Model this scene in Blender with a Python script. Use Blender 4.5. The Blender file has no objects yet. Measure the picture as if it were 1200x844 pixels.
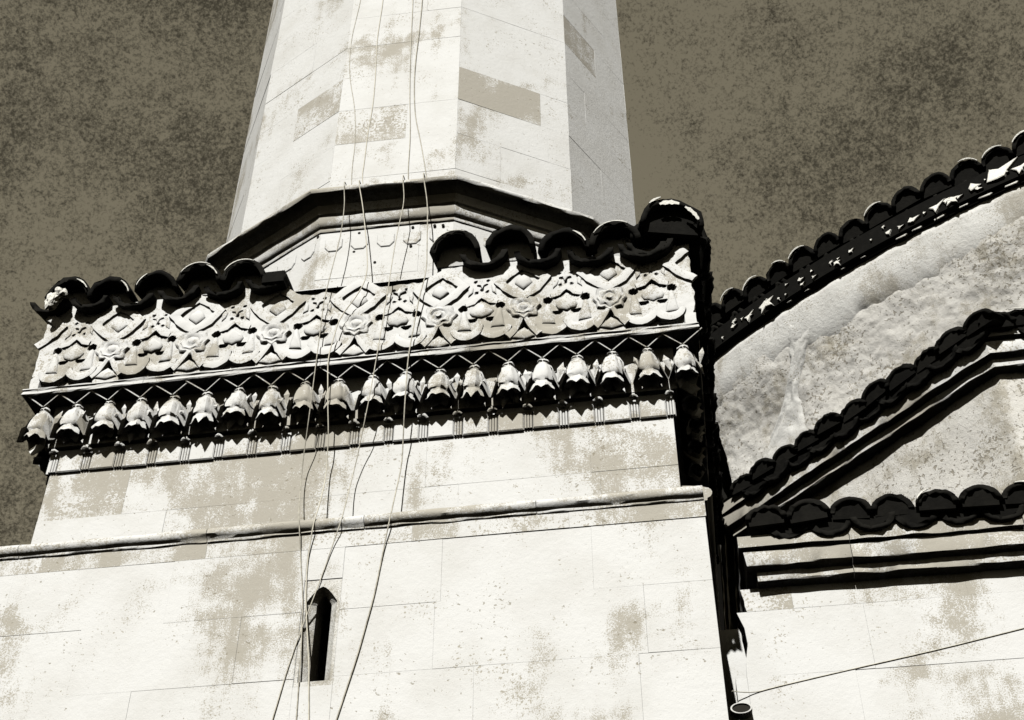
import bpy, bmesh, math, random
from math import sin, cos, tan, pi, radians, sqrt, atan2
from mathutils import Vector, Matrix, Euler, noise

S = bpy.context.scene
COL = S.collection
random.seed(11)

# ------------------------------------------------------------------ camera
cam_d = bpy.data.cameras.new("camera")
cam = bpy.data.objects.new("camera", cam_d)
COL.objects.link(cam)
cam_d.sensor_width = 36.0
cam_d.lens = 48.0
cam_d.clip_start = 0.05
cam_d.clip_end = 5000.0
PITCH, YAW, ROLL = radians(41.38), radians(8.25), radians(-0.17)
cam.matrix_world = (Matrix.Translation((1.597, -5.208, -4.699)) @ Matrix.Rotation(YAW, 4, 'Z')
                    @ Matrix.Rotation(PITCH + pi / 2, 4, 'X') @ Matrix.Rotation(ROLL, 4, 'Z'))
S.camera = cam

# ------------------------------------------------------------------ light
SUN_EL, SUN_AZ = radians(37), radians(3)          # azimuth: degrees to the left of the facade's normal
sd = Vector((-sin(SUN_AZ) * cos(SUN_EL), -cos(SUN_AZ) * cos(SUN_EL), sin(SUN_EL)))
sun_d = bpy.data.lights.new("sun", 'SUN')
sun_d.energy = 5.0
sun_d.angle = radians(0.5)
sun_d.color = (1.0, 0.99, 0.965)
sun = bpy.data.objects.new("sun", sun_d)
sun.rotation_euler = sd.to_track_quat('Z', 'Y').to_euler()
sun.location = sd * 40
COL.objects.link(sun)

W = bpy.data.worlds.new("World")
S.world = W
W.use_nodes = True
nt = W.node_tree
nt.nodes.clear()
def wn(t, **k):
    n = nt.nodes.new(t)
    for a, b in k.items(): setattr(n, a, b)
    return n
sky = wn('ShaderNodeTexSky', sky_type='NISHITA', sun_disc=False)
sky.sun_elevation = SUN_EL
sky.sun_rotation = atan2(sd.x, sd.y)
sky.air_density = 1.0
sky.dust_density = 0.6
bw = wn('ShaderNodeRGBToBW')
nt.links.new(sky.outputs[0], bw.inputs[0])
tc = wn('ShaderNodeTexCoord')
SKYOFF = (1.3, 0.4, 0.0)
def wnoise(scale, detail, rough=0.6):
    n = wn('ShaderNodeTexNoise')
    n.inputs['Scale'].default_value = scale
    n.inputs['Detail'].default_value = detail
    n.inputs['Roughness'].default_value = rough
    mp = wn('ShaderNodeMapping')
    mp.inputs['Location'].default_value = SKYOFF
    nt.links.new(tc.outputs['Generated'], mp.inputs['Vector'])
    nt.links.new(mp.outputs[0], n.inputs['Vector'])
    return n.outputs[0]
def wmath(op, a, b, clamp=False):
    n = wn('ShaderNodeMath', operation=op, use_clamp=clamp)
    for i, v in enumerate((a, b)):
        if isinstance(v, (int, float)): n.inputs[i].default_value = v
        else: nt.links.new(v, n.inputs[i])
    return n.outputs[0]
big, mid, fine = wnoise(3.6, 5, .62), wnoise(120, 3, .75), wnoise(430, 2, .85)
v = wmath('ADD', wmath('MULTIPLY', big, 2.1), wmath('ADD', wmath('MULTIPLY', mid, .85), wmath('MULTIPLY', fine, 1.5)))
# mottled thin cloud: 1.22 is the mean of v
rmp = wn('ShaderNodeMapRange')
nt.links.new(v, rmp.inputs[0])
rmp.inputs['From Min'].default_value = 2.02
rmp.inputs['From Max'].default_value = 2.52
rmp.inputs['To Min'].default_value = 1.22
rmp.inputs['To Max'].default_value = 0.36
flat = wmath('MULTIPLY', wmath('POWER', bw.outputs[0], .35), .85)   # a red-filtered film sky: even and dark
mix = wmath('MULTIPLY', flat, rmp.outputs[0])
tint = wn('ShaderNodeMix', data_type='RGBA', blend_type='MULTIPLY')
tint.inputs[0].default_value = 1.0
nt.links.new(mix, tint.inputs[6])
tint.inputs[7].default_value = (1.0, 0.885, 0.62, 1)
bg = wn('ShaderNodeBackground')
bg.inputs[1].default_value = 0.08
nt.links.new(tint.outputs[2], bg.inputs[0])
wo = wn('ShaderNodeOutputWorld')
nt.links.new(bg.outputs[0], wo.inputs[0])

vs = S.view_settings
vs.view_transform = 'Standard'
vs.look = 'None'
vs.exposure = 1.08
vs.gamma = 1.0
vs.use_curve_mapping = False
S.cycles.diffuse_bounces = 0
S.cycles.max_bounces = 4

# ------------------------------------------------------------------ materials
class NT:
    def __init__(self, name):
        self.m = bpy.data.materials.new(name)
        self.m.use_nodes = True
        self.t = self.m.node_tree
        self.b = self.t.nodes['Principled BSDF']
        self.pos = self.t.nodes.new('ShaderNodeNewGeometry').outputs['Position']
    def n(self, t, **k):
        x = self.t.nodes.new(t)
        for a, b in k.items(): setattr(x, a, b)
        return x
    def link(self, a, b): self.t.links.new(a, b)
    def noise(self, scale, detail=3, rough=.6, vec=None, dist=0):
        x = self.n('ShaderNodeTexNoise')
        x.inputs['Scale'].default_value = scale
        x.inputs['Detail'].default_value = detail
        x.inputs['Roughness'].default_value = rough
        x.inputs['Distortion'].default_value = dist
        self.link(vec or self.pos, x.inputs['Vector'])
        return x.outputs[0]
    def math(self, op, a, b=0.0, clamp=False):
        x = self.n('ShaderNodeMath', operation=op, use_clamp=clamp)
        for i, v in enumerate((a, b)):
            if isinstance(v, (int, float)): x.inputs[i].default_value = v
            else: self.link(v, x.inputs[i])
        return x.outputs[0]
    def ramp(self, v, lo, hi):
        x = self.n('ShaderNodeMapRange')
        x.interpolation_type = 'SMOOTHSTEP'
        self.link(v, x.inputs[0])
        x.inputs['From Min'].default_value = lo
        x.inputs['From Max'].default_value = hi
        return x.outputs[0]
    def mix(self, f, a, b):
        x = self.n('ShaderNodeMix', data_type='RGBA')
        if isinstance(f, (int, float)): x.inputs[0].default_value = f
        else: self.link(f, x.inputs[0])
        for i, v in ((6, a), (7, b)):
            if isinstance(v, tuple): x.inputs[i].default_value = (*v, 1)
            else: self.link(v, x.inputs[i])
        return x.outputs[2]

LIGHT = (0.340, 0.338, 0.325)
GREY = (0.200, 0.187, 0.157)
DARK = (0.12, 0.105, 0.075)

def stone_mat(name, bias=0.0, light=LIGHT, grey=GREY, pits=.70, rand=.10, bump=.35, soft=.018, scale=1.0):
    """limestone: pale, with grey weathering in sharp speckled patches, small dark pits"""
    k = NT(name)
    lowf = k.noise(1.15 * scale, 4, .55, dist=.4)
    midf = k.noise(7 * scale, 4, .65)
    finef = k.noise(150, 3, .8)
    stc = k.n('ShaderNodeMapping'); stc.inputs['Scale'].default_value = (11, 11, .9)
    k.link(k.pos, stc.inputs['Vector'])
    streak = k.noise(1.0, 3, .6, stc.outputs[0])
    oi = k.n('ShaderNodeObjectInfo').outputs['Random']
    v = k.math('ADD', k.math('MULTIPLY', lowf, .72), k.math('MULTIPLY', midf, .30))
    v = k.math('ADD', v, k.math('ADD', k.math('MULTIPLY', finef, .46), k.math('MULTIPLY', k.math('SUBTRACT', streak, .5), .22)))
    v = k.math('ADD', v, k.math('MULTIPLY', k.math('SUBTRACT', oi, .5), rand))
    v = k.math('ADD', v, bias - .135)
    stain = k.ramp(v, .640 - soft, .640 + soft)
    c = k.mix(stain, light, grey)
    sp2 = k.ramp(k.math('ADD', k.math('ADD', k.math('MULTIPLY', k.noise(70, 2, .7), .7), k.math('MULTIPLY', k.noise(4.2, 3, .6), .5)), bias), .70, .715)
    c = k.mix(sp2, c, grey)
    # faint tone drift inside both tones
    drift = k.noise(3.3, 3)
    c = k.mix(k.math('MULTIPLY', k.ramp(drift, .35, .75), .22), c, grey)
    spots = k.ramp(k.math('ADD', k.noise(42, 3, .6), k.math('MULTIPLY', k.noise(2.6, 2), .35)), pits + .155, pits + .20)
    c = k.mix(k.math('MULTIPLY', spots, .75), c, DARK)
    k.link(c, k.b.inputs['Base Color'])
    k.b.inputs['Roughness'].default_value = .92
    k.b.inputs['Specular IOR Level'].default_value = .2
    bn = k.n('ShaderNodeBump')
    bn.inputs['Strength'].default_value = bump
    bn.inputs['Distance'].default_value = .012
    h = k.math('ADD', k.math('MULTIPLY', k.noise(30, 4, .65), .7), k.math('MULTIPLY', finef, .3))
    h = k.math('SUBTRACT', h, k.math('MULTIPLY', spots, .5))
    k.link(h, bn.inputs['Height'])
    k.link(bn.outputs[0], k.b.inputs['Normal'])
    return k.m

M = {}
M['stone'] = stone_mat('limestone', -.05, rand=.05)
M['stone_grey'] = stone_mat('grey limestone', .075, rand=.05)
M['shaft'] = stone_mat('shaft limestone', -.045, rand=.06, pits=.72)
M['carved'] = stone_mat('carved limestone', -.02, rand=.10, pits=.74, bump=.25, scale=2.0)
M['cornice'] = stone_mat('moulded limestone', .035, rand=.12, pits=.70)
M['mosque'] = stone_mat('mosque limestone', -.05, rand=.05)
M['drum'] = stone_mat('weathered render', -.03, light=(.335, .325, .30), grey=(.205, .19, .155), rand=.0, pits=.62, bump=.8, soft=.06, scale=1.8)
M['plaster'] = stone_mat('lime plaster', -.02, light=(.345, .34, .32), rand=.0, pits=.74, bump=.8, soft=.05)

def plain_mat(name, col, rough=.8, var=.35, scale=14, spec=.25, bump=.3):
    k = NT(name)
    d = tuple(x * (1 - var) for x in col)
    l = tuple(min(1, x * (1 + var)) for x in col)
    oi = k.n('ShaderNodeObjectInfo').outputs['Random']
    f = k.math('ADD', k.math('MULTIPLY', k.noise(scale, 4), .7), k.math('MULTIPLY', oi, .3))
    k.link(k.mix(k.ramp(f, .3, .7), d, l), k.b.inputs['Base Color'])
    k.b.inputs['Roughness'].default_value = rough
    k.b.inputs['Specular IOR Level'].default_value = spec
    bn = k.n('ShaderNodeBump')
    bn.inputs['Strength'].default_value = bump
    bn.inputs['Distance'].default_value = .01
    k.link(k.noise(scale * 3, 4), bn.inputs['Height'])
    k.link(bn.outputs[0], k.b.inputs['Normal'])
    return k.m
M['tile'] = plain_mat('near-black tile and shade', (.0042, .0039, .0031), .9, .35, 18, .05)  # roof tile colour; also paints shade in tile hollows and behind the drum
M['mortar'] = plain_mat('lime mortar', (.42, .41, .37), .95, .12, 30, .1, .6)
M['grime'] = plain_mat('grimy rubble masonry', (.05, .046, .036), .95, .5, 9, .1, .8)
M['cable'] = plain_mat('weathered cable', (.235, .22, .18), .7, .35, 40, .2, .1)
M['wire'] = plain_mat('grey wire', (.27, .255, .21), .7, .3, 40, .2, .1)
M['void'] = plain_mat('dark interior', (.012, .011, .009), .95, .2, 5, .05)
M['ground'] = plain_mat('dark paving gravel', (.035, .032, .026), .95, .4, 3, .1)
M['lead'] = plain_mat('dull lead roofing', (.07, .066, .055), .8, .3, 6, .2)

# ------------------------------------------------------------------ helpers
def raw(name, verts, faces, smooth=False):
    me = bpy.data.meshes.new(name)
    me.from_pydata([tuple(v) for v in verts], [], faces)
    me.update()
    bm = bmesh.new(); bm.from_mesh(me)
    bmesh.ops.recalc_face_normals(bm, faces=bm.faces)
    bm.to_mesh(me); bm.free()
    if smooth:
        me.polygons.foreach_set('use_smooth', [True] * len(me.polygons))
    return me

def put(name, me, mat=None, parent=None, loc=(0, 0, 0), rot=(0, 0, 0), sc=(1, 1, 1)):
    if mat is not None and not me.materials:
        me.materials.append(M[mat] if isinstance(mat, str) else mat)
    o = bpy.data.objects.new(name, me)
    o.location, o.rotation_euler, o.scale = loc, rot, sc
    if parent: o.parent = parent
    COL.objects.link(o)
    return o

def tag(o, label, cat, group=None):
    o['label'] = label; o['category'] = cat
    if group: o['group'] = group
    return o

def empty(name, loc=(0, 0, 0)):
    o = bpy.data.objects.new(name, None)
    o.location = loc
    o.empty_display_size = .3
    COL.objects.link(o)
    return o

class Mesh:
    def __init__(s): s.v, s.f = [], []
    def add(s, verts, faces):
        b = len(s.v); s.v += [tuple(x) for x in verts]
        s.f += [tuple(i + b for i in f) for f in faces]
    def box(s, x0, x1, y0, y1, z0, z1):
        s.add([(x0, y0, z0), (x1, y0, z0), (x1, y1, z0), (x0, y1, z0), (x0, y0, z1), (x1, y0, z1), (x1, y1, z1), (x0, y1, z1)],
              [(0, 1, 2, 3), (4, 5, 6, 7), (0, 1, 5, 4), (1, 2, 6, 5), (2, 3, 7, 6), (3, 0, 4, 7)])
    def done(s, name, mat, parent=None, smooth=False, **k):
        return put(name, raw(name, s.v, s.f, smooth), mat, parent, **k)

def autosmooth(o, ang=35):
    me = o.data
    bm = bmesh.new(); bm.from_mesh(me)
    for e in bm.edges:
        e.smooth = len(e.link_faces) == 2 and e.calc_face_angle(0) < radians(ang)
    for f in bm.faces: f.smooth = True
    bm.to_mesh(me); bm.free()

def inset(pts, d):
    n = len(pts); out = []
    area = sum(pts[i][0] * pts[(i + 1) % n][1] - pts[(i + 1) % n][0] * pts[i][1] for i in range(n))
    s = 1 if area > 0 else -1
    for i in range(n):
        p, a, b = Vector(pts[i]), Vector(pts[i - 1]), Vector(pts[(i + 1) % n])
        e1 = (p - a).normalized(); e2 = (b - p).normalized()
        n1 = Vector((-e1.y, e1.x)) * s; n2 = Vector((-e2.y, e2.x)) * s
        m = n1 + n2
        if m.length < 1e-6: m = n1
        m.normalize()
        k = max(.45, m.dot(n1))
        out.append(tuple(p + m * (d / k)))
    return out

def block_mesh(name, pts, depth, ch=.004, gap=.0012, proud=0.0, rough=0.0):
    """stone with face outline pts (u,v) at local y = -proud, chamfered arris, running back to y = depth"""
    p0 = inset(pts, gap)
    p1 = inset(pts, gap + ch)
    n = len(pts)
    v = [(u, depth, w) for u, w in p0] + [(u, -proud + ch, w) for u, w in p0] + \
        [(u, -proud + random.uniform(-rough, rough), w) for u, w in p1]
    f = [tuple(range(n)), tuple(range(2 * n, 3 * n))]
    for r in (0, n):
        for i in range(n):
            j = (i + 1) % n
            f.append((r + i, r + j, r + n + j, r + n + i))
    return raw(name, v, f)

def stone(pts, depth, mat, parent, name='stone', **k):
    loc = k.pop('loc', (0, 0, 0)); rot = k.pop('rot', (0, 0, 0))
    return put(name, block_mesh(name, pts, depth, proud=random.uniform(0, .003), rough=.0012, **k), mat, parent, loc, rot)

BARSEED = [0]
def bar_mesh(path, wid, hgt, closed=False, name='bar', lvl=(.0,.75, 1.0,.75,.0)):
    """raised rounded strap along a 2d path (u,v); rises from y=0 to y=-hgt; wid, hgt may be functions of t"""
    q = []; n = len(path); BARSEED[0] += 1; sd_ = BARSEED[0] * 7.3
    for i in range(n if closed else n - 1):
        a, b = Vector(path[i]), Vector(path[(i + 1) % n]); m = max(1, int((b - a).length / .022))
        q += [tuple(a.lerp(b, t / m)) for t in range(m)]
    if not closed: q.append(path[-1])
    path = [(p[0] + .004 * noise.noise(Vector((p[0] * 26, p[1] * 26, sd_))), p[1] + .004 * noise.noise(Vector((p[0] * 26, p[1] * 26, sd_ + 5)))) for p in q]
    n = len(path); V = []; F = []
    prof = [(-.5, lvl[0]), (-.44, lvl[1]), (0, lvl[2]), (.44, lvl[3]), (.5, lvl[4])]
    for i, p in enumerate(path):
        a = Vector(path[i - 1] if (i or closed) else path[i]); b = Vector(path[(i + 1) % n] if (i < n - 1 or closed) else path[i])
        t1 = (Vector(p) - a); t2 = (b - Vector(p))
        t1 = t1.normalized() if t1.length > 1e-9 else t2.normalized()
        t2 = t2.normalized() if t2.length > 1e-9 else t1
        t = (t1 + t2).normalized(); nn = Vector((-t.y, t.x))
        k = 1 / max(.5, nn.dot(Vector((-t1.y, t1.x))))
        tt = i / max(1, n - 1)
        w = wid(tt) if callable(wid) else wid
        h = hgt(tt) if callable(hgt) else hgt
        w *= 1 + .22 * noise.noise(Vector((p[0] * 30, p[1] * 30, sd_ + 9)))
        h *= .95 + .45 * noise.noise(Vector((p[0] * 20, p[1] * 20, sd_ + 17)))
        for s, l in prof:
            q = Vector(p) + nn * s * w * k
            V.append((q.x, .004 - h * l - .004 * (l > 0), q.y))
    m = 5
    for i in range(n if closed else n - 1):
        j = (i + 1) % n
        for s in range(m - 1):
            F.append((i * m + s, i * m + s + 1, j * m + s + 1, j * m + s))
    if not closed:
        F.append(tuple(range(m))); F.append(tuple((n - 1) * m + s for s in range(m)))
    return raw(name, V, F)

def poly_relief(pts, h, ch=.008, name='relief'):
    me = block_mesh(name, pts, .004, ch=ch, gap=0, proud=h)
    return me

def arc(cx, cz, r, a0, a1, n, rz=None):
    rz = rz or r
    return [(cx + r * cos(radians(a0 + (a1 - a0) * i / (n - 1))), cz + rz * sin(radians(a0 + (a1 - a0) * i / (n - 1)))) for i in range(n)]

def sweep(profile, path, closed=False, name='moulding', jitter=0.0, sub=0, seed=0):
    """profile: (out, z) list; path: (x, y) list with the outside on its RIGHT; mitred corners"""
    if sub:
        q = []
        n = len(path)
        for i in range(n if closed else n - 1):
            a, b = Vector(path[i]), Vector(path[(i + 1) % n])
            m = max(1, int((b - a).length / sub))
            q += [tuple(a.lerp(b, t / m)) for t in range(m)]
        if not closed: q.append(path[-1])
        path = q
    n = len(path); V = []; F = []; m = len(profile)
    for i, p in enumerate(path):
        P = Vector(p)
        a = Vector(path[i - 1]) if (i or closed) else None
        b = Vector(path[(i + 1) % n]) if (i < n - 1 or closed) else None
        t1 = (P - a).normalized() if a is not None else (b - P).normalized()
        t2 = (b - P).normalized() if b is not None else t1
        n1 = Vector((t1.y, -t1.x)); n2 = Vector((t2.y, -t2.x))
        mm = (n1 + n2).normalized(); k = 1 / max(.3, mm.dot(n1))
        for s, (o, z) in enumerate(profile):
            j1 = j2 = 0
            if jitter:
                j1 = noise.noise(Vector((p[0] * 9 + seed, p[1] * 9, s * 3.7))) * jitter
                j2 = noise.noise(Vector((p[0] * 9 + 40 + seed, p[1] * 9, s * 2.3))) * jitter
            q = P + mm * (o + j1) * k
            V.append((q.x, q.y, z + j2))
    for i in range(n if closed else n - 1):
        j = (i + 1) % n
        for s in range(m - 1):
            F.append((i * m + s, i * m + s + 1, j * m + s + 1, j * m + s))
    if not closed:
        F.append(tuple(range(m))); F.append(tuple((n - 1) * m + s for s in range(m)))
    return raw(name, V, F)

def tube(name, pts, r, mat, parent=None, res=3):
    cu = bpy.data.curves.new(name, 'CURVE')
    cu.dimensions = '3D'
    cu.bevel_depth = r
    cu.bevel_resolution = res
    sp = cu.splines.new('NURBS')
    sp.points.add(len(pts) - 1)
    for i, p in enumerate(pts): sp.points[i].co = (*p, 1)
    sp.order_u = 3
    sp.use_endpoint_u = True
    sp.resolution_u = 6
    o = bpy.data.objects.new(name, cu)
    COL.objects.link(o)
    me = bpy.data.meshes.new_from_object(o.evaluated_get(bpy.context.evaluated_depsgraph_get()))
    bpy.data.objects.remove(o)
    me.materials.clear()
    o = put(name, me, mat, parent)
    me.polygons.foreach_set('use_smooth', [True] * len(me.polygons))
    return o

def tile_mesh(name, r, length, up=True, taper=.86, thick=.028, sag=1.0, seed=0, seg=12, arcdeg=172, rough=.05):
    """barrel tile along +y from its front rim at y=0; cover (up) or pan (hollow up)"""
    V = []; F = []; rnd = random.Random(seed)
    cuts = [0, .02, .35, .7, 1.0]
    a0 = (180 - arcdeg) / 2
    for ring in range(2):
        for c in cuts:
            for i in range(seg + 1):
                a = radians(a0 + arcdeg * i / seg)
                rr = (r - (thick if ring else 0)) * (1 - (1 - taper) * c)
                wob = 1 + rough * noise.noise(Vector((cos(a) * 1.5, sin(a) * 1.5 + seed * 2.7, c * 1.5))) + rnd.uniform(-.008, .008)
                z = rr * sin(a) * wob * sag
                chip = rnd.uniform(-.004, .016) if c < .03 else 0
                V.append((rr * cos(a) * wob, c * length + chip, z if up else -z))
    m = seg + 1; L = len(cuts); B = L * m
    for q in (0, B):
        for c in range(L - 1):
            for i in range(seg):
                F.append((q + c * m + i, q + c * m + i + 1, q + (c + 1) * m + i + 1, q + (c + 1) * m + i))
    for i in range(seg):
        F.append((i, i + 1, B + i + 1, B + i))
        e = (L - 1) * m
        F.append((e + i, e + i + 1, B + e + i + 1, B + e + i))
    for c in range(L - 1):
        for s in (0, seg):
            F.append((c * m + s, (c + 1) * m + s, B + (c + 1) * m + s, B + c * m + s))
    return raw(name, V, F, True)

def plug_mesh(name, r, y, up=True, seg=10, depth=.2):
    """filling in a tile mouth; near-black ones paint the shaded hollow"""
    k = 1 if up else -1
    pts = [(r * cos(pi * i / seg), r * sin(pi * i / seg) * k) for i in range(seg + 1)] + [(-r, -.03 * k), (r, -.03 * k)]
    V = [(u, y, w) for u, w in pts] + [(u * .85, y + depth, w * .85) for u, w in pts]
    n = len(pts)
    F = [tuple(range(n)), tuple(range(n, 2 * n))] + [(i, (i + 1) % n, n + (i + 1) % n, n + i) for i in range(n)]
    return raw(name, V, F)

def bead_mesh(name, r, a0, a1, w=.007, n=9, seed=0):
    """thin pale arc along a tile rim: mortar line with painted sunlit highlight"""
    rnd = random.Random(seed); V = []; F = []
    for i in range(n):
        a = radians(a0 + (a1 - a0) * i / (n - 1))
        ww = w * (.35 + .65 * sin(pi * (i + .5) / n)) * rnd.uniform(.7, 1.2)
        for rr, y in ((r - ww, 0), (r - ww, -.008), (r + ww, -.008), (r + ww, 0)):
            V.append((rr * cos(a), y, rr * sin(a)))
    for i in range(n - 1):
        for s in range(4):
            t = (s + 1) % 4
            F.append((i * 4 + s, i * 4 + t, i * 4 + 4 + t, i * 4 + 4 + s))
    F += [(0, 1, 2, 3), tuple((n - 1) * 4 + s for s in range(4))]
    return raw(name, V, F)

def blob_mesh(name, spikes, r, seed=0, thick=.025):
    """ragged lump of mortar squeezed out between tiles; star-like outline"""
    rnd = random.Random(seed); pts = []
    for i in range(spikes * 2):
        a = pi * i / spikes + rnd.uniform(-.2, .2)
        q = r * (rnd.uniform(.6, 1.3) if i % 2 == 0 else rnd.uniform(.3, .6))
        pts.append((q * cos(a), q * sin(a)))
    return block_mesh(name, pts, thick, ch=.004, gap=0, proud=.004)

# ================================================================== GROUND
g = Mesh()
g.add([(-900, -900, -6.3), (900, -900, -6.3), (900, 900, -6.3), (-900, 900, -6.3)], [(0, 1, 2, 3)])
go = g.done('ground', 'ground'); go['kind'] = 'structure'

# ================================================================== MINARET
mi = empty('minaret', (0, 1.609, -6.3))
tag(mi, 'pale stone minaret with carved lotus frieze, stalactite cornice and tall many-sided shaft', 'minaret')
MI = Matrix.Translation((0, 1.609, -6.3)).inverted()
def child(o):
    """keep world coordinates while hanging an object under the minaret's empty"""
    o.parent = mi
    o.matrix_parent_inverse = MI
    return o

# ---- core masonry (behind the facing stones), with a deep slit for the window
LF, UF = .07, .164             # front planes of lower and upper block
c = Mesh()
SX0, SX1, SZ0, SZ1 = -.149, .029, -1.80, -1.25
c.box(-2.18, 1.715, .75, 3.6, -6.3, -.96)
c.box(-2.18, SX0, LF + .0022, .75, -6.3, -.96)
c.box(SX1, 1.715, LF + .0022, .75, -6.3, -.96)
c.box(SX0, SX1, LF + .0022, .75, SZ1, -.96)
c.box(SX0, SX1, LF + .0022, .75, -6.3, SZ0)
c.box(-1.63, 1.62, UF + .0022, 3.45, -.96, -.40)
c.box(-1.66, 1.64, UF - .006, 3.4, -.40, .04)
c.box(-1.80, 1.775, .09, 3.5, .04, .70)
child(c.done('masonry_core', 'stone'))
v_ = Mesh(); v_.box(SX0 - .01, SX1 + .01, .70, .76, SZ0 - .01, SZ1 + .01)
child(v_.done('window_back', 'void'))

# ---- lower block: coursed ashlar
def wall_stones(x0, x1, z0, z1, y, seams, mat, depth=.12, par=child, hole=None, first=None, name='stone', greys=()):
    xs = [x0] + sorted(s for s in seams if x0 + .05 < s < x1 - .05) + [x1]
    for a, b in zip(xs[:-1], xs[1:]):
        if hole and a < hole[1] and b > hole[0] and z0 < hole[3] and z1 > hole[2]:
            parts = []
            if hole[0] - a > .02: parts.append((a, hole[0], z0, z1))
            if b - hole[1] > .02: parts.append((hole[1], b, z0, z1))
            if z1 > hole[3] + .02: parts.append((max(a, hole[0]), min(b, hole[1]), hole[3], z1))
            if z0 < hole[2] - .02: parts.append((max(a, hole[0]), min(b, hole[1]), z0, hole[2]))
        else:
            parts = [(a, b, z0, z1)]
        for (p, q, r, s) in parts:
            j = lambda: random.uniform(-.002, .002)
            pts = [(p, r), (q, r), (q, s), (p, s)]
            if first and abs(p - x0) < 1e-6:
                pts = [(p + first[0], r)] + [(q, r), (q, s)] + [(p + first[-1], s)] + \
                      [(p + d, s + (r - s) * (i + 1) / (len(first) - 1)) for i, d in reversed(list(enumerate(first[1:-1])))][::-1]
            mm = mat
            for gx, gz in greys:
                if p < gx < q and r < gz < s: mm = 'stone_grey'
            par(stone(pts, depth, mm, None, name, ch=random.uniform(.0002, .0015), gap=.0001, loc=(0, y, 0)))

zc = [-1.08 - .34 * i for i in range(16)]; zc[-1] = -6.3
HOLE = (-.150, .030, -1.80, -1.25)
seam_sets = [(-1.62, -.81, .18, .98), (-1.25, -.42, .42, 1.38), (-1.75, -.92, .70, 1.38), (-1.35, -.55, .28, 1.12)]
for i in range(15):
    sset = [s + random.uniform(-.06, .06) for s in seam_sets[i % 4]]
    if i == 0: sset = [-1.62, -.81, .5, 1.2]
    if i == 2: sset = [-1.66, -.9, .66, 1.38]
    wall_stones(-2.2, 1.73, zc[i + 1], zc[i], LF, sset, 'stone', hole=HOLE, greys=())
# band just under the string course
wall_stones(-2.2, 1.735, -1.08, -.985, LF - .002, [-1.5, -.66, .35, 1.1], 'cornice')

# ---- slit window with splayed surround
def slit_surround():
    def outline(w, z0, zs, zt, n=5, lean=0):
        return [(-w, z0), (w, z0), (w, zs)] + [(w * (1 - t / n) , zs + (zt - zs) * (1 - (1 - t / n) ** 1.5)) for t in range(1, n)] + [(0, zt)] + \
               [(-w * (t / n), zs + (zt - zs) * (1 - (t / n) ** 1.5)) for t in range(1, n)] + [(-w, zs)]
    V = []; F = []
    rings = [(outline(.0885, -1.799, -1.40, -1.251), .0), (outline(.074, -1.775, -1.37, -1.287), .0), (outline(.070, -1.768, -1.37, -1.292), .012),
             (outline(.036, -1.760, -1.36, -1.310), .05), (outline(.036, -1.760, -1.36, -1.310), .16), (outline(.0885, -1.799, -1.40, -1.251), .16)]
    # outermost ring squared to the hole
    o = rings[0][0]; n = len(o)
    sq = []
    for (u, z) in o:
        if z > -1.399: sq.append(((.0885 if u > 0 else -.0885) if .0690 < abs(u) < .0884 else u, -1.2505))
        else: sq.append((u, z))
    rings[0] = (sq, 0.0)
    for pts, y in rings:
        V += [(-.060 + u, LF + .002 + y, z) for u, z in pts]
    for r in range(len(rings) - 1):
        for i in range(n):
            j = (i + 1) % n
            F.append((r * n + i, r * n + j, (r + 1) * n + j, (r + 1) * n + i))
    return raw('window_surround', V, F)
child(put('window_surround', slit_surround(), 'plaster'))

# ---- string course between the two blocks
prof = [(-.02, -.990), (.010, -.989), (.013, -.984), (.012, -.976), (.028, -.968), (.036, -.956), (.038, -.943), (.034, -.930), (.022, -.918), (-.01, -.908), (-.06, -.899), (-.1, -.895)]
xs = [-2.26, -1.62, -.66, .12, .95, 1.735]
for a, b in zip(xs[:-1], xs[1:]):
    o = child(put('string_course_stone', sweep(prof, [(a, LF), (b - .003, LF)], name='string_course_stone', jitter=.005, sub=.03), 'cornice'))
    autosmooth(o, 50)
o = child(put('string_course_stone', sweep(prof, [(1.737, LF), (1.737, 3.2)], name='string_course_stone'), 'cornice'))

# ---- upper block
uz = [-.91, -.70, -.40]
wall_stones(-1.638, 1.632, uz[0], uz[1], UF, [-.95, -.1, .55, 1.25], 'stone', depth=.11)
wall_stones(-1.638, 1.632, uz[1], uz[2], UF, [-1.19, -.28, .38, 1.208], 'stone', depth=.11, greys=((-1.4, -.5),))

# ---- base plates with reeded bundles between them
NB = 20
BX = [-1.715 + 3.43 / (NB - 1) * i for i in range(NB)]
BS = BX[1] - BX[0]
PW = BS * .5 - .024
plate_me = block_mesh('base_plate', [(-PW, -.405), (PW, -.405), (PW, -.29), (-PW, -.29)], .06, ch=.006, gap=0, proud=.020)
reed = Mesh()
for du in (-.014, 0, .014):
    ring = [(du + .0066 * cos(pi * i / 6 + pi), .012 - .022 + .009 * sin(pi * i / 6 + pi)) for i in range(7)]
    n = 7
    reed.add([(u, y, -.40) for u, y in ring] + [(u, y, -.30) for u, y in ring], [(i, i + 1, n + i + 1, n + i) for i in range(n - 1)] + [tuple(range(n)), tuple(range(n, 2 * n))])
reed.box(-.0225, .0225, -.006, .05, -.402, -.30)
reed_me = raw('reed_bundle', reed.v, reed.f, False)
bead = bmesh.new(); bmesh.ops.create_icosphere(bead, subdivisions=2, radius=.026)
for v in bead.verts: v.co = Vector((v.co.x * 1.15, v.co.y * .9, v.co.z * .62 + (.008 if abs(v.co.x) < .012 else 0)))
bead_me = bpy.data.meshes.new('bead'); bead.to_mesh(bead_me); bead.free()
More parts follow.
